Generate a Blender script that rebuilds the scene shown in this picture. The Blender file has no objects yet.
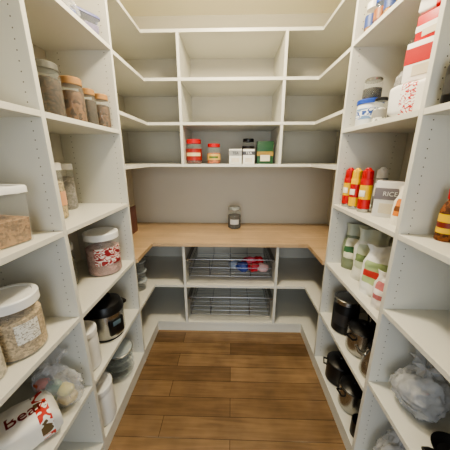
import bpy, bmesh, math, random
from mathutils import Vector, Matrix, noise
random.seed(7)
S=bpy.context.scene
try:
    S.view_settings.look='AgX - Medium High Contrast'
except Exception: pass
# ------------------------------------------------------------------ materials
_c={}
def lin(c):
    return tuple((x/255/12.92 if x/255<=.04045 else ((x/255+.055)/1.055)**2.4) for x in c)
def M(col,rough=.5,metal=0,alpha=1,var=.06,scale=12,grain=False,name=None,bump=0,trans=0):
    key=(col,rough,metal,alpha,var,scale,grain,bump,trans)
    if key in _c: return _c[key]
    m=bpy.data.materials.new(name or 'paint_%d_%d_%d'%col); m.use_nodes=True
    nt=m.node_tree; b=nt.nodes['Principled BSDF']
    b.inputs['Roughness'].default_value=rough; b.inputs['Metallic'].default_value=metal
    b.inputs['Alpha'].default_value=alpha
    if trans: b.inputs['Transmission Weight'].default_value=trans
    tc=nt.nodes.new('ShaderNodeTexCoord')
    if grain:
        n=nt.nodes.new('ShaderNodeTexVoronoi'); n.inputs['Scale'].default_value=scale
        out=n.outputs['Color']
        sep=nt.nodes.new('ShaderNodeSeparateColor'); nt.links.new(out,sep.inputs[0]); fac=sep.outputs[0]
    else:
        n=nt.nodes.new('ShaderNodeTexNoise'); n.inputs['Scale'].default_value=scale; n.inputs['Detail'].default_value=4
        fac=n.outputs['Fac']
    nt.links.new(tc.outputs['Object'],n.inputs['Vector'])
    r=nt.nodes.new('ShaderNodeValToRGB'); l=lin(col)
    r.color_ramp.elements[0].color=tuple(max(0,x*(1-var*2)) for x in l)+(1,)
    r.color_ramp.elements[1].color=tuple(min(1,x*(1+var)) for x in l)+(1,)
    r.color_ramp.elements[0].position=.2; r.color_ramp.elements[1].position=.8
    nt.links.new(fac,r.inputs[0]); nt.links.new(r.outputs[0],b.inputs['Base Color'])
    if bump:
        bp=nt.nodes.new('ShaderNodeBump'); bp.inputs['Strength'].default_value=bump; bp.inputs['Distance'].default_value=.01
        nt.links.new(fac,bp.inputs['Height']); nt.links.new(bp.outputs[0],b.inputs['Normal'])
    _c[key]=m; return m
def PRINT(cols,sc=14,rough=.3):
    """printed packaging film: patches of several ink colours"""
    m=bpy.data.materials.new('printed_film'); m.use_nodes=True; nt=m.node_tree; b=nt.nodes['Principled BSDF']
    b.inputs['Roughness'].default_value=rough
    tc=nt.nodes.new('ShaderNodeTexCoord'); n=nt.nodes.new('ShaderNodeTexNoise'); n.inputs['Scale'].default_value=sc; n.inputs['Detail'].default_value=1.0; n.inputs['Distortion'].default_value=.3
    mp=nt.nodes.new('ShaderNodeMapping'); mp.inputs['Scale'].default_value=(1,1,1.8); mp.inputs['Location'].default_value=(len(cols)*3.1,cols[0][0]*.37,cols[-1][1]*.11)
    nt.links.new(tc.outputs['Object'],mp.inputs[0]); nt.links.new(mp.outputs[0],n.inputs['Vector'])
    r=nt.nodes.new('ShaderNodeValToRGB'); r.color_ramp.interpolation='CONSTANT'
    e=r.color_ramp.elements; k=len(cols)
    e[0].position=0; e[0].color=lin(cols[0])+(1,)
    e[1].position=.40; e[1].color=lin(cols[1])+(1,)
    for i in range(2,k):
        q=e.new(.40+.24*(i-1)/(k-1)); q.color=lin(cols[i])+(1,)
    nt.links.new(n.outputs['Fac'],r.inputs[0]); nt.links.new(r.outputs[0],b.inputs['Base Color'])
    return m
MELA=M((216,215,206),.36,var=.01,scale=3,name='white_melamine')
HOLE=M((95,90,80),.8,name='pin_hole')
WALL=M((204,200,188),.85,var=.015,scale=2,bump=.03,name='wall_paint')
CEIL=M((250,244,222),.9,var=.01,scale=2,name='ceiling_paint')
CHROME=M((130,130,132),.3,1,name='chrome_wire')
STEEL=M((180,180,178),.25,1,name='brushed_steel')
BLACK=M((20,20,22),.35,name='black_plastic')
WHITE=M((236,236,234),.4,var=.02,name='white_plastic')
CLEAR=M((225,230,228),.08,alpha=.16,var=.02,name='clear_plastic')
GLASS=M((215,225,220),.04,alpha=.12,var=.02,name='clear_glass')
FILM=M((232,234,238),.12,alpha=.3,var=.1,scale=20,bump=.5,name='plastic_film')
FILM2=M((222,224,227),.12,alpha=.45,var=.15,scale=14,bump=.6,name='milky_plastic_film')
def C(col,sc=90,var=.3): return M(col,.8,var=var,scale=sc,grain=True)
def P(col,r=.45): return M(col,r,var=.03)

def wood(name,c1,c2,rough,bw,rh,mortar=.002,mcol=(50,30,15),var=(.68,1.22)):
    m=bpy.data.materials.new(name); m.use_nodes=True; nt=m.node_tree; b=nt.nodes['Principled BSDF']
    tc=nt.nodes.new('ShaderNodeTexCoord')
    br=nt.nodes.new('ShaderNodeTexBrick'); br.offset=.37; br.offset_frequency=2
    br.inputs['Scale'].default_value=1; br.inputs['Brick Width'].default_value=bw; br.inputs['Row Height'].default_value=rh
    br.inputs['Mortar Size'].default_value=mortar; br.inputs['Mortar Smooth'].default_value=.2
    br.inputs['Color1'].default_value=lin(c1)+(1,); br.inputs['Color2'].default_value=lin(c2)+(1,)
    br.inputs['Mortar'].default_value=lin(mcol)+(1,)
    nt.links.new(tc.outputs['Object'],br.inputs['Vector'])
    mp=nt.nodes.new('ShaderNodeMapping'); mp.inputs['Scale'].default_value=(2,28,28)
    nt.links.new(tc.outputs['Object'],mp.inputs['Vector'])
    n=nt.nodes.new('ShaderNodeTexNoise'); n.inputs['Scale'].default_value=1.6; n.inputs['Detail'].default_value=7; n.inputs['Distortion'].default_value=.6
    nt.links.new(mp.outputs[0],n.inputs['Vector'])
    n2=nt.nodes.new('ShaderNodeTexNoise'); n2.inputs['Scale'].default_value=5; n2.inputs['Detail'].default_value=3
    nt.links.new(tc.outputs['Object'],n2.inputs['Vector'])
    ad=nt.nodes.new('ShaderNodeMath'); ad.operation='ADD'; nt.links.new(n.outputs['Fac'],ad.inputs[0]); nt.links.new(n2.outputs['Fac'],ad.inputs[1])
    r=nt.nodes.new('ShaderNodeMapRange'); r.inputs[1].default_value=.7; r.inputs[2].default_value=1.3; r.inputs[3].default_value=var[0]; r.inputs[4].default_value=var[1]
    nt.links.new(ad.outputs[0],r.inputs[0])
    mx=nt.nodes.new('ShaderNodeVectorMath'); mx.operation='SCALE'
    nt.links.new(br.outputs['Color'],mx.inputs[0]); nt.links.new(r.outputs[0],mx.inputs['Scale'])
    nt.links.new(mx.outputs[0],b.inputs['Base Color']); b.inputs['Roughness'].default_value=rough
    bp=nt.nodes.new('ShaderNodeBump'); bp.inputs['Strength'].default_value=.25; bp.inputs['Distance'].default_value=.002; bp.invert=True
    nt.links.new(br.outputs['Fac'],bp.inputs['Height']); nt.links.new(bp.outputs[0],b.inputs['Normal'])
    return m
FLOOR=wood('hardwood_floor',(138,112,83),(104,82,59),.18,1.15,.127,mortar=.0016,mcol=(62,47,34),var=(.7,1.22))
COUNT=wood('butcher_block',(198,171,138),(184,156,123),.35,.9,.045,mortar=.0004,mcol=(165,138,108),var=(.82,1.1))

# ------------------------------------------------------------------ mesh builder
class B:
    def __init__(s): s.bm=bmesh.new(); s.mats=[]
    def mi(s,m):
        if m not in s.mats: s.mats.append(m)
        return s.mats.index(m)
    def box(s,x0,x1,y0,y1,z0,z1,m,bev=0.0,seg=2,rot=None):
        r=bmesh.ops.create_cube(s.bm,size=1)
        mat=Matrix.Translation(((x0+x1)/2,(y0+y1)/2,(z0+z1)/2))@(rot or Matrix())@Matrix.Diagonal((x1-x0,y1-y0,z1-z0,1))
        bmesh.ops.transform(s.bm,matrix=mat,verts=r['verts'])
        fs=set(f for v in r['verts'] for f in v.link_faces); i=s.mi(m)
        for f in fs: f.material_index=i
        if bev:
            es=list(set(e for v in r['verts'] for e in v.link_edges))
            q=bmesh.ops.bevel(s.bm,geom=es,offset=bev,segments=seg,profile=.5,affect='EDGES')
            for f in q['faces']: f.material_index=i
        return s
    def loft(s,rings,mf,close0=True,close1=True):
        R=[[s.bm.verts.new(p) for p in r] for r in rings]; n=len(R[0])
        for k in range(len(R)-1):
            for j in range(n):
                f=s.bm.faces.new((R[k][j],R[k][(j+1)%n],R[k+1][(j+1)%n],R[k+1][j]))
                m=mf(k,j) if callable(mf) else mf
                f.material_index=s.mi(m)
        for c,r,k in((close0,R[0][::-1],0),(close1,R[-1],len(R)-2)):
            if c:
                f=s.bm.faces.new(r); f.material_index=s.mi(mf(k,0) if callable(mf) else mf)
        return s
    def lathe(s,prof,m,seg=32,cx=0,cy=0,cz=0,c0=True,c1=True):
        rings=[[(cx+max(r,.0004)*math.cos(2*math.pi*j/seg),cy+max(r,.0004)*math.sin(2*math.pi*j/seg),cz+z) for j in range(seg)] for r,z in prof]
        return s.loft(rings,m,c0,c1)
    def tube(s,pts,r,m,seg=8):
        pts=[Vector(p) for p in pts]; n=len(pts); rings=[]; up=None
        for i,p in enumerate(pts):
            if i==0: d=pts[1]-p
            elif i==n-1: d=p-pts[-2]
            else: d=(pts[i+1]-p).normalized()+(p-pts[i-1]).normalized()
            d.normalize()
            if up is None:
                up=Vector((0,0,1)) if abs(d.z)<.9 else Vector((1,0,0))
            a=d.cross(up)
            if a.length<1e-4: a=d.cross(Vector((0,1,0)))
            a.normalize(); b=a.cross(d).normalized(); up=b
            rr=r[i] if isinstance(r,(list,tuple)) else r
            rings.append([p+a*rr*math.cos(2*math.pi*j/seg)+b*rr*math.sin(2*math.pi*j/seg) for j in range(seg)])
        return s.loft(rings,m)
    def blob(s,c,rad,m,sub=3,amp=.0,fr=8,seed=0,zmin=None,ridge=0):
        q=bmesh.ops.create_icosphere(s.bm,subdivisions=sub,radius=1)
        for v in q['verts']:
            n=noise.noise(v.co*fr*.3+Vector((seed,seed*2,0)))+.5*abs(noise.noise(v.co*fr+Vector((seed,0,seed))))
            k=1+amp*n
            if ridge: k+=ridge*(.5-abs(noise.noise(v.co*2.2+Vector((seed,3,1))))*2)+ridge*.4*(.5-abs(noise.noise(v.co*5+Vector((1,seed,1))))*2)
            v.co=Vector((v.co.x*rad[0]*k,v.co.y*rad[1]*k,v.co.z*rad[2]*k))+Vector(c)
            if zmin is not None and v.co.z<zmin: v.co.z=zmin
        i=s.mi(m)
        for f in set(f for v in q['verts'] for f in v.link_faces): f.material_index=i
        return s
    def done(s,name,loc=(0,0,0),rz=0,smooth=True,parent=None,ang=38):
        bmesh.ops.recalc_face_normals(s.bm,faces=s.bm.faces[:])
        me=bpy.data.meshes.new(name); s.bm.to_mesh(me); s.bm.free()
        for m in s.mats: me.materials.append(m)
        if smooth:
            me.polygons.foreach_set('use_smooth',[True]*len(me.polygons)); me.set_sharp_from_angle(angle=math.radians(ang))
        o=bpy.data.objects.new(name,me); S.collection.objects.link(o)
        o.location=loc; o.rotation_euler=(0,0,math.radians(rz))
        if parent: o.parent=parent
        return o
def text(parent,t,loc,size,m,rz=0,rx=90,name='label_text'):
    c=bpy.data.curves.new(name,'FONT'); c.body=t; c.size=size; c.align_x='CENTER'; c.align_y='CENTER'; c.extrude=.0008
    c.materials.append(m); o=bpy.data.objects.new(name,c); S.collection.objects.link(o)
    o.parent=parent; o.location=loc; o.rotation_euler=(math.radians(rx),0,math.radians(rz)); return o
def empty(name):
    o=bpy.data.objects.new(name,None); S.collection.objects.link(o); o.empty_display_size=.1; return o

# ------------------------------------------------------------------ room
XL,XR,YB,YF=-1.07,1.05,2.58,-.15
HC=2.84
def slab(name,a,m): return B().box(*a,m).done(name,smooth=False)
slab('floor',(-2.2,2.2,-2.6,YB+.1,-.05,0),FLOOR)
slab('ceiling',(XL-.1,XR+.1,YF-.1,YB+.1,HC,HC+.06),CEIL)
slab('wall_left',(XL-.1,XL,YF-.1,YB+.1,0,HC),WALL)
slab('wall_right',(XR,XR+.1,YF-.1,YB+.1,0,HC),WALL)
slab('wall_back',(XL,XR,YB,YB+.1,0,HC),WALL)
w=B(); w.box(XL,-.48,YF-.1,YF,0,HC,WALL); w.box(.48,XR,YF-.1,YF,0,HC,WALL); w.box(-.48,.48,YF-.1,YF,2.15,HC,WALL); w.done('wall_front',smooth=False)
w=B(); w.box(-.57,-.48,YF-.0,YF+.015,0,2.24,WHITE,.003); w.box(.48,.57,YF,YF+.015,0,2.24,WHITE,.003); w.box(-.48,.48,YF,YF+.015,2.15,2.24,WHITE,.003); w.done('trim_1')

# ------------------------------------------------------------------ shelving
T=.022; g=.001
FL,FR=-.69,.66
Y1,Y2,Y3=.33,.93,1.56
TOP=2.46
def holes(b,xs,y,ny,z0,z1):
    z=z0
    while z<z1:
        for x in xs:
            ring=[(x+.0026*math.cos(a*math.pi/3),y+ny*.0004,z+.0026*math.sin(a*math.pi/3)) for a in range(6)]
            f=b.bm.faces.new([b.bm.verts.new(p) for p in ring]); f.material_index=b.mi(HOLE)
        z+=.032
def side(name,wx,fx,zsA,zsB):
    root=empty(name); x0,x1=min(wx,fx),max(wx,fx)
    if wx<fx: x0+=g
    else: x1-=g
    n=0
    for y in (Y1,Y2,Y3):
        n+=1; b=B()
        b.box(x0,x1,y-T/2,y+T/2,.001,TOP,MELA,.001,1)
        sg=1 if fx>wx else -1
        hx=[fx-sg*.04,wx+sg*.07]
        holes(b,hx,y-T/2,-1,.16,TOP-.05); holes(b,hx,y+T/2,1,.16,TOP-.05)
        b.done('panel_%d'%n,smooth=False,parent=root)
    n=0
    for zs,ya,yb in((zsA,Y1,Y2),(zsB,Y2,Y3)):
        for z in zs:
            n+=1; B().box(x0,x1,ya+T/2,yb-T/2,z-T,z,MELA,.001,1).done('shelf_%d'%n,smooth=False,parent=root)
        q=.003 if wx<fx else -.003
        xa,xb=sorted((fx-q,fx-6*q))
        B().box(xa,xb,ya+T/2,yb-T/2,.001,zs[0]-T,MELA).done('toe_kick_%d'%n,smooth=False,parent=root)
ZL=(.10,.50,.90,1.31,1.765,2.21)
side('shelving_unit',XL,FL,ZL,ZL)
side('shelving_unit',XR,FR,(.10,.57,.97,1.31,1.765,2.21),ZL)

def ushelf(root,n,z,yf,m=MELA,t=T,xl=FL,xr=FR,ys=Y3+T/2+g,yb=YB-g):
    B().box(XL+g,xl,ys,yf,z-t,z,m).done('shelf_left_%d'%n,smooth=False,parent=root)
    B().box(xr,XR-g,ys,yf,z-t,z,m).done('shelf_right_%d'%n,smooth=False,parent=root)
    B().box(XL+g,XR-g,yf,yb,z-t,z,m).done('shelf_back_%d'%n,smooth=False,parent=root)
DL,DR=-.415,.40
YU,YLW=2.08,1.92
UZ=(1.55,1.88,2.20,2.52)
root=empty('upper_shelving_unit')
for n,z in enumerate(UZ): ushelf(root,n+1,z,YU)
n=0
for x in (DL,DR):
    for z0,z1 in zip(UZ[:-1],UZ[1:]):
        n+=1; B().box(x-T/2,x+T/2,YU+.001,YB-g,z0,z1-T,MELA).done('divider_%d'%n,smooth=False,parent=root)
root=empty('base_shelving_unit')
for n,z in enumerate((.10,.49)): ushelf(root,n+1,z,YLW+.01)
n=0
for x in (DL,DR):
    for z0,z1 in((.10,.49-T),(.49,.868)):
        n+=1; B().box(x-T/2,x+T/2,YLW+.01,YB-g,z0,z1,MELA).done('divider_%d'%n,smooth=False,parent=root)
b=B(); b.box(FL-.003,FR+.003,YLW+.013,YLW+.03,.001,.10-T,MELA)
b.box(FL-.02,FL-.003,Y3+.02,YLW+.03,.001,.10-T,MELA); b.box(FR+.003,FR+.02,Y3+.02,YLW+.03,.001,.10-T,MELA)
b.done('toe_kick',smooth=False,parent=root)
root=empty('wood_countertop'); ushelf(root,1,.90,YLW-.01,COUNT,.03,FL+.015,FR-.015)

def basket(zb,h):
    b=B(); x0,x1=DL+.04,DR-.04; y0,y1=YLW+.03,YB-.10
    zt=zb+h; r=.0028
    def loop(z,rr): b.tube([(x0,y0,z),(x1,y0,z),(x1,y1,z),(x0,y1,z),(x0,y0,z)],rr,CHROME)
    loop(zt,.0045); loop(zb+h*.5,r); loop(zb,r)
    n=9
    for i in range(n+1):
        y=y0+(y1-y0)*i/n
        b.tube([(x0,y,zt),(x0,y,zb),(x1,y,zb),(x1,y,zt)],.002,CHROME,6)
    for i in range(5):
        x=x0+(x1-x0)*i/4
        b.tube([(x,y0,zt),(x,y0,zb-.002),(x,y1,zb-.002),(x,y1,zt)],.0026,CHROME,6)
    for k in (.25,.75): b.tube([(x0,y0,zb+h*k),(x1,y0,zb+h*k)],.002,CHROME,6)
    b.box(DL+T/2+.001,DL+.038,y0,y1,zt-.02,zt-.004,STEEL); b.box(DR-.038,DR-T/2-.001,y0,y1,zt-.02,zt-.004,STEEL)
    return b.done('wire_pullout_basket')
basket(.575,.16); basket(.175,.18)

# ceiling lamp
LY=1.3
b=B(); b.lathe([(.16,0),(.165,-.02),(.14,-.055),(.08,-.075),(0,-.08)],M((250,240,215),.5,name='lamp_glass'),cz=HC-.001)
b.lathe([(.175,0),(.175,-.018),(.165,-.02)],STEEL,cz=HC-.001); b.done('ceiling_lamp',(0,LY,0))
def area(name,loc,rot,size,e,col,sy=None):
    l=bpy.data.lights.new(name,'AREA'); l.energy=e; l.size=size; l.color=col
    if sy: l.shape='RECTANGLE'; l.size_y=sy
    else: l.shape='DISK'
    o=bpy.data.objects.new(name,l); S.collection.objects.link(o); o.location=loc; o.rotation_euler=[math.radians(a) for a in rot]; return o
area('ceiling_lamp_light',(0,LY,HC-.09),(0,0,0),.3,18,(1,.9,.74))
l=bpy.data.lights.new('ceiling_lamp_bulb','POINT'); l.energy=46; l.color=(1,.86,.6); l.shadow_soft_size=.07
o=bpy.data.objects.new('ceiling_lamp_bulb',l); S.collection.objects.link(o); o.location=(0,LY,HC-.17)
area('hall_daylight',(0,-1.9,1.5),(90,0,0),1.8,58,(.84,.92,1),1.9)
wd=bpy.data.worlds.new('World'); S.world=wd; wd.use_nodes=True
wd.node_tree.nodes['Background'].inputs[0].default_value=(.86,.93,1,1); wd.node_tree.nodes['Background'].inputs[1].default_value=.6

# ------------------------------------------------------------------ item builders
def jar(name,x,y,z,r,h,content,lid,fill=.75,label=None,body=GLASS,neck=.86,clamp=False,lidh=.1,rz=0,knob=False,stripe=None):
    b=B()
    hb=h*(1-lidh)
    b.lathe([(r*.9,0),(r,.008),(r,hb*.82),(r*.97,hb*.87),(r*neck,hb*.94),(r*neck,hb)],body,c1=False)
    ft=hb*.82*fill
    if content: b.lathe([(r*.88,.004),(r*.965,.012),(r*.965,ft*.98),(r*.6,ft+.004),(0,ft+.001)],content)
    lr=r*neck*1.07
    b.lathe([(lr,hb-h*.03),(lr,h-.004),(lr-.004,h),(lr*.8,h),(lr*.78,h-.003),(0,h-.003)],lid)
    if knob: b.lathe([(r*.25,h-.003),(r*.3,h+.015),(0,h+.022)],lid)
    if clamp:
        b.tube([(lr*math.cos(a),lr*math.sin(a),hb-.004) for a in [k*math.pi/12 for k in range(25)]],.002,CHROME,6)
        b.tube([(-.012,-lr,hb),(-.015,-lr-.012,hb-.03),(0,-lr-.014,hb-.045),(.015,-lr-.012,hb-.03),(.012,-lr,hb)],.002,CHROME,6)
        b.tube([(-lr-.004,0,hb-.02),(-lr-.004,0,h*.97),(-lr*.4,0,h+.006),(lr*.4,0,h+.006),(lr+.004,0,h*.97),(lr+.004,0,hb-.02)],.0018,CHROME,6)
    for (L,ro) in ((label,.0012),(stripe,.002)):
        if not L: continue
        lm,z0,z1,ang=L; rr=r+ro; n=16
        pts=[[(rr*math.cos(a),rr*math.sin(a),zz) for a in [math.radians(-90-ang/2+ang*k/n) for k in range(n+1)]] for zz in (h*z0,h*z1)]
        i=b.mi(lm); V=[[b.bm.verts.new(p) for p in q] for q in pts]
        for k in range(n):
            f=b.bm.faces.new((V[0][k],V[0][k+1],V[1][k+1],V[1][k])); f.material_index=i
    return b.done(name,(x,y,z),rz)
def tub(name,x,y,z,w,d,h,content,fill,rz=0,lid=WHITE,label=None):
    b=B()
    def rr(w,d,zz,c=.02):
        out=[]
        for cx,cy,a0 in((w/2-c,d/2-c,0),(-w/2+c,d/2-c,90),(-w/2+c,-d/2+c,180),(w/2-c,-d/2+c,270)):
            for k in range(5): a=math.radians(a0+k*22.5); out.append((cx+c*math.cos(a),cy+c*math.sin(a),zz))
        return out
    b.loft([rr(w*.9,d*.9,0),rr(w*.93,d*.93,.006),rr(w*.98,d*.98,h*.9)],CLEAR,True,False)
    if content:
        b.loft([rr(w*.88,d*.88,.004),rr(w*.93,d*.93,h*fill*.95),rr(w*.7,d*.7,h*fill)],content)
    b.loft([rr(w,d,h*.88),rr(w*1.03,d*1.03,h*.88),rr(w*1.03,d*1.03,h*.97),rr(w,d,h),rr(w*.85,d*.85,h),rr(w*.83,d*.83,h-.005)],lid)
    for sx in(-1,1): b.box(sx*w*.5-.008,sx*w*.5+.008,-d*.2,d*.2,h*.82,h*.93,lid,.003)
    if label: b.box(-w*.25,w*.25,-d*.5-.001,-d*.48,h*.3,h*.6,label)
    return b.done(name,(x,y,z),rz)
def spray(name,x,y,z,r,h,body,cap,band,rz=0):
    b=B()
    b.lathe([(r*.9,0),(r,.004),(r,.02)],STEEL,24,c1=False)
    b.lathe([(r,.02),(r,h*.3)],band,24,c0=False,c1=False); b.lathe([(r,h*.3),(r,h*.62)],body,24,c0=False,c1=False)
    b.lathe([(r,h*.62),(r,h*.72),(r*.94,h*.745)],band,24,c0=False)
    b.lathe([(r*.9,h*.745),(r*.92,h*.76),(r*.86,h*.93),(r*.5,h*.96),(r*.3,h),(0,h)],cap,24)
    b.box(-.006,.006,-r*.75,-r*.4,h*.92,h*.975,cap,.002)
    b.box(-r*.5,r*.5,-r-.001,-r*.85,h*.36,h*.5,P((250,245,230)),.001)
    return b.done(name,(x,y,z),rz)
def carton(name,x,y,z,w,d,h,base,accent,rz=0,t=None,tcol=None,ts=.03,band=(.55,.9)):
    b=B(); b.box(-w/2,w/2,-d/2,d/2,0,h,base,.002)
    e=.0012
    b.box(-w/2-e,w/2+e,-d/2-e,d/2+e,h*band[0],h*band[1],accent,.001,1)
    b.box(-w*.3,w*.3,-d/2-e*1.5,-d/2,h*.12,h*.4,M((215,205,185),.5),.001,1)
    b.box(-w/2+.002,w/2-.002,-.0015,.0015,h,h+.001,M((190,180,165),.6))
    b.box(-w*.35,w*.35,-d*.3,d*.3,h,h+.0008,accent)
    o=b.done(name,(x,y,z),rz)
    if t: text(o,t,(0,-d/2-.003,h*(band[0]+band[1])/2),ts,tcol or WHITE)
    return o
def sack(name,x,y,z,w,d,h,mats,rz=0,seed=1,amp=.006,t=None,ts=.03,tm=None,top=False,ex=.24,bands=(.35,.62),tx=0,ty=0):
    """paper sack lying down: puffy, folded end, printed bands. mats=(main,band,end)"""
    b=B(); N=40; K=18; rings=[]
    for k in range(K+1):
        u=k/K; e=abs(u-.5)*2
        pinch=1-.35*max(0,(e-.75)/.25)**2 if u>.5 else 1-.12*max(0,(e-.8)/.2)
        ring=[]
        for j in range(N):
            a=2*math.pi*j/N; c,s_=math.cos(a),math.sin(a)
            py=d/2*math.copysign(abs(c)**ex,c)*(1-.03*e); pz=h/2*pinch*math.copysign(abs(s_)**ex,s_)
            nn=noise.noise(Vector((u*w*22+seed,py*20,pz*20+seed)))*amp
            ring.append((-w/2+u*w,py+nn,max(0,h/2+pz+nn*(1 if pz>-.02 else 0))))
        rings.append(ring)
    def mf(k,j):
        u=k/K
        if u>.88 or u<.06: return mats[2]
        if bands[0]<u<bands[1]: return mats[1]
        return mats[0]
    b.loft(rings,mf)
    o=b.done(name,(x,y,z),rz)
    if t:
        if top: text(o,t,(tx,ty,h+.002),ts,tm or WHITE,rx=0)
        else: text(o,t,(0,-d/2-.005,h*.5),ts,tm or WHITE)
    return o
def pouch(name,x,y,z,w,d,h,m1,m2,m3=None,rz=0,seed=1,lean=.12,amp=.014,band=(.25,.68),flop=.0,mid=None):
    """stand-up pouch: gusseted bottom, pillow body pinching to a flat crimped seal"""
    b=B(); N=56; K=32; rings=[]
    for k in range(K+1):
        u=k/K
        neck=1-.2*math.sin(math.pi*min(1,max(0,(u-.62)/.38)))   # waist under the crumpled top
        ww=w/2*(.9+.1*min(1,u*2))*neck
        dd=d/2*(.95*(1-max(0,u-.12)/.74)**.8 if u<.86 else 0)+.0016
        if u<.12: dd=d/2*(.8+.15*u/.12)+.0016
        ring=[]
        for j in range(N):
            a=2*math.pi*j/N; c,s_=math.cos(a),math.sin(a)
            ex=.8 if u<.5 else .95
            px=ww*math.copysign(abs(c)**ex,c); edge=(1-abs(c)**3)
            py=dd*math.copysign(abs(s_)**(ex+.25),s_)
            q=Vector((px*17+seed,py*6,u*h*15+seed))
            nn=(noise.noise(q)+.6*abs(noise.noise(q*2.1))-.2)*amp*(.25 if u<.04 else 1)
            py+=nn*(edge*.9+.3)+lean*(u*h)+flop*max(0,u-.65)**2+.012*math.sin(px*75+seed)*max(0,u-.6)*2.4
            px+=nn*.4
            ring.append((px,py,u*h*(1-flop*max(0,u-.65)*.6)+(noise.noise(Vector((px*14,seed,0)))*.022 if u>.75 else 0)*(u-.6)*2.5))
        rings.append(ring)
    def mf(k,j):
        u=k/K
        if u>=.9-1e-6 and m3: return m3
        if band[0]<=u<band[1] and (N*.60<j<N*.90):
            if mid and band[0]+.12<u<band[0]+.24: return mid
            return m2
        if u>.74 and m3: return m3
        return m1
    b.loft(rings,mf)
    return b.done(name,(x,y,z),rz,ang=50)
def pot(name,x,y,z,r,h,body,lid,rz=0):
    b=B(); b.lathe([(r*.9,0),(r,.01),(r,h*.75),(r*1.03,h*.76),(r*1.03,h*.78)],body)
    b.lathe([(r*1.0,h*.78),(r*.98,h*.8),(r*.6,h*.88),(r*.15,h*.91),(r*.12,h*.93),(r*.2,h*.97),(r*.17,h),(0,h)],lid)
    for sx in((-1,1)):
        b.tube([(sx*r*.98,-r*.3,h*.6),(sx*r*1.22,-r*.28,h*.62),(sx*r*1.22,r*.28,h*.62),(sx*r*.98,r*.3,h*.6)],.006,BLACK)
    return b.done(name,(x,y,z),rz)
def filmbag(name,x,y,z,rx,ry,rzd,contents,seed=1,sub=5,neck=True,film=None,dish=False):
    b=B(); film=film or FILM
    b.blob((0,0,rzd*.85),(rx*.9,ry*.9,rzd*.9),film,sub,.2,4,seed,zmin=.001,ridge=.12)
    if neck:
        N=18; rings=[]
        for k,(q,zz) in enumerate(((.03,rzd*1.6),(.014,rzd*1.85),(.02,rzd*2.0),(.045,rzd*2.25))):
            rings.append([(q*math.cos(2*math.pi*j/N)*(1+.5*(j%2)),q*math.sin(2*math.pi*j/N)*(1+.5*(j%2)),zz+.01*(j%3)) for j in range(N)])
        b.loft(rings,film,False,False)
    if dish:
        for kz in (0,.018,.036):
            b.lathe([(.04,.01),(.045,.012),(.078,.05),(.085,.054),(.08,.056),(.045,.02),(0,.02)],P((175,177,180),.3),cz=kz,c1=False)
    for (cx,cy,cz,r,m) in contents: b.blob((cx,cy,cz),(r,r*.8,r*.8),m,2,.25,5,seed+cx*50)
    return b.done(name,(x,y,z),ang=60)

RED=P((188,26,32)); YEL=P((232,188,36)); BLU=P((35,75,170)); GRN=P((45,95,55)); LGRN=P((120,165,60)); CREAM=P((238,232,214)); GREY=P((150,150,148)); ORG=P((225,115,30)); WLID=M((165,125,80),.5,var=.1)
PAPER=P((242,240,234),.6)

# ---- back upper shelf
z=1.55
jar('tomato_sauce_jar',-.335,2.20,z,.068,.205,C((110,28,22)),RED,label=(P((150,40,35)),.15,.62,240),stripe=(P((225,205,160)),.32,.46,120),lidh=.14)
jar('pickled_pepper_jar',-.16,2.21,z,.058,.17,C((195,95,40)),RED,label=(P((215,175,100)),.2,.5,150),stripe=(P((80,110,50)),.28,.38,80),lidh=.14)
carton('tea_box',.03,2.20,z,.11,.09,.125,P((222,222,215)),GREY,0,'TEA',BLACK,.03)
carton('tea_box',.145,2.2,z,.10,.09,.125,P((230,228,222)),P((70,70,75)),0,'TEA',WHITE,.03,band=(.6,.85))
jar('coffee_tin',.15,2.34,z,.055,.22,C((40,30,25)),BLACK,label=(P((60,50,45)),.15,.7,260))
carton('cracker_box',.29,2.22,z,.14,.07,.19,P((30,75,45)),P((150,120,50)),0,None,band=(.35,.55))
# ---- counter
z=.90
jar('clamp_lid_glass_jar',.03,2.40,z,.066,.225,C((70,58,50)),M((215,222,218),.05,alpha=.5,name='glass_lid'),.85,label=(P((190,190,190)),.22,.45,80),clamp=True,neck=.8,lidh=.12)
b=B()
for i,(wd_,hh,m) in enumerate(((.03,.27,P((120,45,40))),(.025,.24,P((225,215,200))),(.035,.26,P((110,70,60))))):
    x0=[0,.032,.059][i]
    b.box(x0,x0+wd_,-.09,.09,0,hh,m,.002); b.box(x0+.003,x0+wd_-.003,-.086,.092,.003,hh+.0005,CREAM)
    b.box(x0+.002,x0+wd_-.002,-.0915,-.09,hh*.6,hh*.8,CREAM)
b.done('row_of_cookbooks',(-1.03,2.18,z),0)

# ---- left B jars
z=1.765
jar('coffee_bean_jar',-.765,1.085,z,.052,.205,C((76,52,34),120),M((130,130,126),.35,.6),.98)
jar('spice_storage_jar',-.89,1.02,z,.045,.2,C((60,45,35)),BLACK,.95)
jar('granola_jar',-.765,1.245,z,.052,.195,C((118,80,46),70),WLID,.98,lidh=.13)
jar('peppercorn_jar',-.765,1.375,z,.04,.18,C((70,50,34),150),WLID,.98,lidh=.13)
jar('trail_mix_jar',-.755,1.485,z,.045,.18,C((98,66,40),80),WLID,.95,lidh=.13)
jar('dried_fruit_jar',-.9,1.3,z,.05,.2,C((100,50,40),80),STEEL,.8)
z=2.21
tub('lunch_container',-.79,1.46,z,.14,.14,.10,C((90,80,120),40),.6,60,P((90,95,150)))
filmbag('candy_bag',-.77,1.29,z,.07,.06,.05,[(-.02,0,.03,.028,P((90,70,130))),(.02,.01,.03,.028,BLU)],3)
z=1.31
jar('flour_canister',-.965,1.37,z,.05,.26,C((150,145,140),90,.15),WHITE,.95,body=CLEAR,neck=.95)
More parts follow.
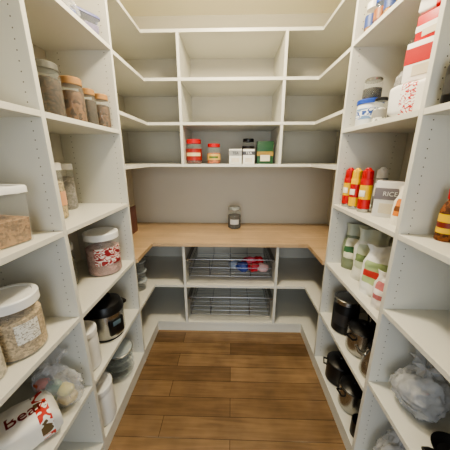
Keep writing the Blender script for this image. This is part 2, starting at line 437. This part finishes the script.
jar('pasta_canister',-.865,1.13,z,.052,.27,C((190,170,130),90,.2),WHITE,.9,body=CLEAR,neck=.95,label=(P((215,165,130)),.25,.5,120),rz=60)
z=.9
jar('snack_canister',-.81,1.39,z,.10,.265,C((190,150,140),40,.15),WHITE,.88,body=CLEAR,neck=.93,label=(PRINT([(228,222,216),(170,45,50),(228,222,216),(150,45,50)],24),.28,.68,100),rz=50,lidh=.12)
jar('dried_bean_canister',-.94,1.18,z,.075,.25,C((80,78,58),50),WHITE,.9,body=CLEAR,neck=.93)
def cooker(name,x,y,z,r,h,rz):
    b=B(); b.lathe([(r*.85,0),(r*.95,.015),(r,.03),(r,h*.66)],STEEL); b.lathe([(r*1.03,h*.66),(r*1.03,h*.74),(r*.9,h*.86),(r*.5,h*.93),(0,h*.94)],BLACK)
    b.lathe([(r*.9,0),(r*.97,.03),(r*.9,.031)],BLACK)
    b.box(-r*.45,r*.45,-r*1.05,-r*.8,h*.15,h*.55,BLACK,.008); b.box(-r*.25,r*.25,-r*1.07,-r*1.0,h*.38,h*.5,P((90,110,120)),.003)
    for sx in(-1,1): b.box(sx*r*1.1-.02,sx*r*1.1+.02,-.03,.03,h*.6,h*.68,BLACK,.006)
    b.tube([(-r*.35,0,h*.9),(-r*.3,0,h*.99),(r*.3,0,h*.99),(r*.35,0,h*.9)],.01,BLACK)
    return b.done(name,(x,y,z),rz)
cooker('rice_cooker',-.80,1.30,.5,.105,.27,60)
jar('flour_crock',-.79,1.04,.5,.075,.235,None,WHITE,body=P((225,225,222)),neck=.93,knob=True)
jar('sugar_crock',-.775,1.06,.1,.085,.25,None,WHITE,body=P((228,228,225)),neck=.93,knob=True)
b=B()
for k in range(4):
    b.lathe([(.05,0),(.085,.045),(.093,.05),(.088,.05),(.05,.006),(0,.006)],M((200,210,210),.05,alpha=.3),cz=k*.052,c1=False)
b.lathe([(.095,0),(.09,.012),(.04,.03),(.015,.033),(.018,.05),(0,.052)],M((210,220,220),.05,alpha=.45),cz=.21)
b.lathe([(.096,-.002),(.098,.003),(.094,.006)],STEEL,cz=.208,c0=False,c1=False)
b.done('stack_of_glass_bowls',(-.79,1.36,.1))
b=B()
for k in range(3):
    b.lathe([(.05,0),(.062,.08),(.066,.082),(.06,.08)],CLEAR,cz=k*.09,c1=False); b.lathe([(.066,.08),(.067,.088),(.05,.09),(0,.09)],M((200,210,215),.3,alpha=.6),cz=k*.09)
b.done('stack_of_storage_tubs',(-.80,1.86,.49))
# ---- left A
tub('cereal_container',-.815,.765,1.31,.155,.175,.2,C((165,130,90),110,.2),.45,80)
jar('oat_canister',-.80,.735,.9,.086,.23,C((196,172,135),140,.2),WHITE,.95,body=CLEAR,neck=.95,lidh=.13,label=(PRINT([(236,234,226),(236,234,226),(160,150,135),(236,234,226)],70),.28,.62,50),rz=66)
jar('rice_canister',-.79,.60,.9,.045,.2,C((215,205,185),120,.15),WHITE,.9,body=CLEAR,neck=.95)
filmbag('produce_bag',-.79,.835,.5,.12,.07,.11,[(-.05,-.01,.05,.045,LGRN),(.045,-.01,.05,.042,P((225,205,150))),(.0,-.02,.11,.04,GRN),(.05,-.02,.1,.035,P((200,185,90))),(-.05,-.02,.12,.035,P((190,90,50)))],5)
BAGP=PRINT([(242,240,234),(242,240,234),(200,60,50),(242,240,234),(110,90,60)],16,.5)
sack('bean_bag',-.83,.665,.5,.25,.165,.135,(PAPER,BAGP,P((225,222,214))),52,4,.01,'Bean',.068,P((120,22,25)),top=True,ex=.5,bands=(.7,.9),tx=.03,ty=-.015)

# ---- right B top shelf
z=2.21
for i,(nm,xx,yy,r,h,c,l) in enumerate((('peanut_butter_jar',.72,1.49,.036,.15,C((150,100,55)),WHITE),('jam_jar',.72,1.405,.036,.13,C((120,40,60)),BLU),('honey_jar',.72,1.32,.038,.14,C((190,130,40)),YEL),('mustard_jar',.72,1.23,.036,.13,C((190,160,60)),GRN))):
    jar(nm,xx,yy,z,r,h,c,l,lidh=.18,label=(P((150,95,60)) if i%2 else P((60,80,140)),.25,.6,160),rz=-60)
# ---- right B 1.765
z=1.765
jar('protein_powder_tub',.735,1.42,z,.062,.13,None,BLU,body=P((228,232,236)),neck=.97,label=(PRINT([(235,238,240),(60,90,160),(235,238,240),(120,150,190)],22),.25,.65,200),rz=-60,lidh=.14)
jar('vitamin_bottle',.80,1.29,z,.036,.15,None,WHITE,body=P((225,225,220)),label=(P((60,70,90)),.2,.6,180),rz=-50)
jar('salt_shaker_jar',.71,1.275,z,.03,.11,C((225,225,220)),BLACK,label=(GREY,.2,.5,180),rz=-50)
jar('mason_jar',.735,1.42,z+.1305,.045,.1,C((60,50,45)),STEEL,.7)
filmbag('plastic_wrap_bag',.86,1.27,z,.10,.07,.15,[(0,0,.05,.03,WHITE)],8)
sack('sugar_sack',.765,1.055,z,.21,.16,.12,(PAPER,PRINT([(242,240,234),(242,240,234),(190,40,45),(242,240,234)],50,.6),PAPER),-66,1,bands=(.2,.5))
carton('baking_mix_box',.77,1.06,z+.124,.16,.12,.135,PAPER,RED,-62,None,band=(.45,.86))
carton('pudding_mix_box',.765,1.05,z+.261,.13,.10,.085,P((200,35,40)),PAPER,-72,None,band=(.35,.6))
sack('powdered_sugar_sack',.775,1.05,z+.350,.15,.11,.07,(PAPER,P((200,40,45)),PAPER),-66,8)
# ---- right B 1.31
z=1.31
spray('cooking_spray_can',.715,1.49,z,.029,.235,YEL,RED,RED,-60)
spray('cooking_spray_can',.72,1.415,z,.029,.235,RED,YEL,YEL,-60)
spray('cooking_spray_can',.735,1.335,z,.031,.24,YEL,RED,RED,-60)
spray('whipped_topping_can',.875,1.44,z,.032,.24,WHITE,WHITE,GREY,-60)
carton('rice_mix_box',.80,1.22,z,.13,.08,.18,P((226,224,222)),P((128,122,130)),-38,'RICE',WHITE,.03,band=(.5,.82))
pouch('chip_bag',.93,1.13,z,.17,.09,.30,P((70,105,155)),P((150,175,200)),P((80,115,155)),rz=-35,seed=9,mid=P((225,228,230)))
pouch('seasoning_packet',.755,1.03,z,.12,.04,.17,P((238,236,228)),P((222,135,60)),P((235,230,220)),rz=-55,seed=11,amp=.006,mid=P((120,70,40)))
# ---- right B .9
z=.9
pouch('nut_bag',.80,1.46,z,.16,.08,.29,P((120,130,105)),P((215,212,190)),P((195,200,180)),rz=-35,seed=2,mid=GRN)
pouch('flour_bag',.80,1.30,z,.18,.10,.31,P((222,222,212)),P((192,200,175)),P((214,218,202)),rz=-40,seed=3,flop=.2,mid=P((110,130,90)))
pouch('snack_bag',.755,1.15,z,.15,.09,.26,P((234,234,228)),P((170,190,140)),P((238,238,234)),rz=-48,seed=5,mid=P((190,60,55)))
pouch('pretzel_bag',.91,1.19,z,.16,.08,.34,P((206,202,188)),P((228,224,212)),P((200,205,190)),rz=-35,seed=6,mid=P((185,60,55)))
pouch('candy_pouch',.725,1.02,z,.11,.06,.19,P((226,222,218)),P((195,120,125)),P((228,226,222)),rz=-50,seed=12,amp=.01,mid=P((240,235,235)))
pouch('cookie_bag',.88,1.01,z,.13,.06,.26,P((150,120,85)),CREAM,P((210,200,180)),rz=-45,seed=14,amp=.01)
# ---- right B .5
z=.5
jar('coffee_canister',.755,1.38,z,.078,.24,None,STEEL,body=BLACK,neck=.96,label=(P((50,50,52)),.25,.6,70),rz=-50)
pot('stock_pot',.775,1.195,z,.085,.19,STEEL,BLACK,rz=20)
b=B(); b.lathe([(.06,0),(.068,.01),(.06,.09),(.045,.15),(.047,.155)],STEEL); b.lathe([(.047,.155),(.04,.17),(.012,.175),(.014,.19),(0,.195)],BLACK)
b.tube([(.05,0,.14),(.1,0,.15),(.105,0,.08),(.064,0,.04)],.008,BLACK); b.tube([(-.055,0,.1),(-.085,0,.12),(-.1,0,.15)],[.014,.01,.007],STEEL)
b.done('steel_kettle',(.755,1.03,z),-20)
jar('travel_mug',.90,1.31,z,.04,.24,None,BLACK,body=STEEL)
pot('saucepan_with_lid',.93,1.10,z,.075,.2,BLACK,STEEL,rz=80)
# ---- right B .1
z=.1
pot('black_saucepan',.765,1.36,z,.088,.19,BLACK,BLACK,rz=-20)
pot('steel_saucepan',.765,1.17,z,.08,.19,STEEL,BLACK,rz=10)
b=B(); b.lathe([(.036,0),(.042,.006),(.042,.1),(.038,.1),(.036,.01),(0,.01)],BLACK,c1=False); b.tube([(.04,0,.085),(.066,0,.08),(.068,0,.035),(.04,0,.025)],.006,BLACK); b.done('black_mug',(.72,1.0,z),-100)
pot('cooking_pot',.90,1.03,z,.08,.2,BLACK,STEEL,rz=90)
# ---- right A
b=B(); b.lathe([(.024,0),(.028,.006),(.028,.11),(.02,.135),(.013,.145),(.013,.155)],C((120,70,35),100)); b.lathe([(.016,.152),(.017,.185),(.014,.19),(0,.19)],RED)
b.lathe([(.0287,.03),(.0287,.1)],YEL,c0=False,c1=False); b.lathe([(.0289,.05),(.0289,.07)],P((120,40,30)),c0=False,c1=False)
b.done('seasoning_bottle',(.775,.85,1.31))
jar('soy_sauce_canister',.70,.86,1.765,.03,.14,None,BLACK,body=BLACK,label=(P((60,60,60)),.2,.6,90),rz=-60)
filmbag('plastic_bag_of_bowls',.80,.80,.57,.115,.10,.105,[(.03,-.02,.13,.035,P((205,207,210)))],13,film=FILM2,dish=True)
b=B(); b.lathe([(.045,0),(.062,.02),(.066,.03),(.062,.028),(.043,.005),(0,.005)],BLACK,c1=False); b.tube([(-.062,0,.025),(-.09,0,.035),(-.11,0,.035)],[.007,.009,.009],BLACK)
b.done('small_frying_pan',(.795,.62,.57),0)
filmbag('grocery_bag',.79,.81,.10,.11,.095,.15,[(-.03,0,.08,.05,P((220,225,230))),(.04,0,.09,.05,WHITE),(0,-.02,.14,.03,BLU)],12,film=FILM2)
# ---- things in basket
b=B()
for i,(xx,yy,m,r) in enumerate(((-.02,0,P((60,80,160)),.05),(.08,.0,P((200,40,60)),.048),(.16,-.01,P((225,190,195)),.045),(.03,.1,P((200,60,80)),.05),(.12,.11,BLU,.045),(-.1,.06,P((150,165,190)),.045),(.06,.04,P((215,90,110)),.04),(.13,.05,P((190,40,50)),.04))):
    b.blob((xx,yy,r*.9+(.05 if i>=6 else 0)),(r*1.2,r,r*.9),m,3,.3,5,i)
b.done('pile_of_snack_packets',(.13,2.05,.5805))

# ------------------------------------------------------------------ camera
cd=bpy.data.cameras.new('camera'); cd.sensor_width=36; cd.lens=36*239/450; cd.clip_start=.02
cam=bpy.data.objects.new('camera',cd); S.collection.objects.link(cam); cam.location=(0,0,1.6)
cam.rotation_euler=(math.radians(90-15.66),0,math.radians(1.6)); S.camera=cam
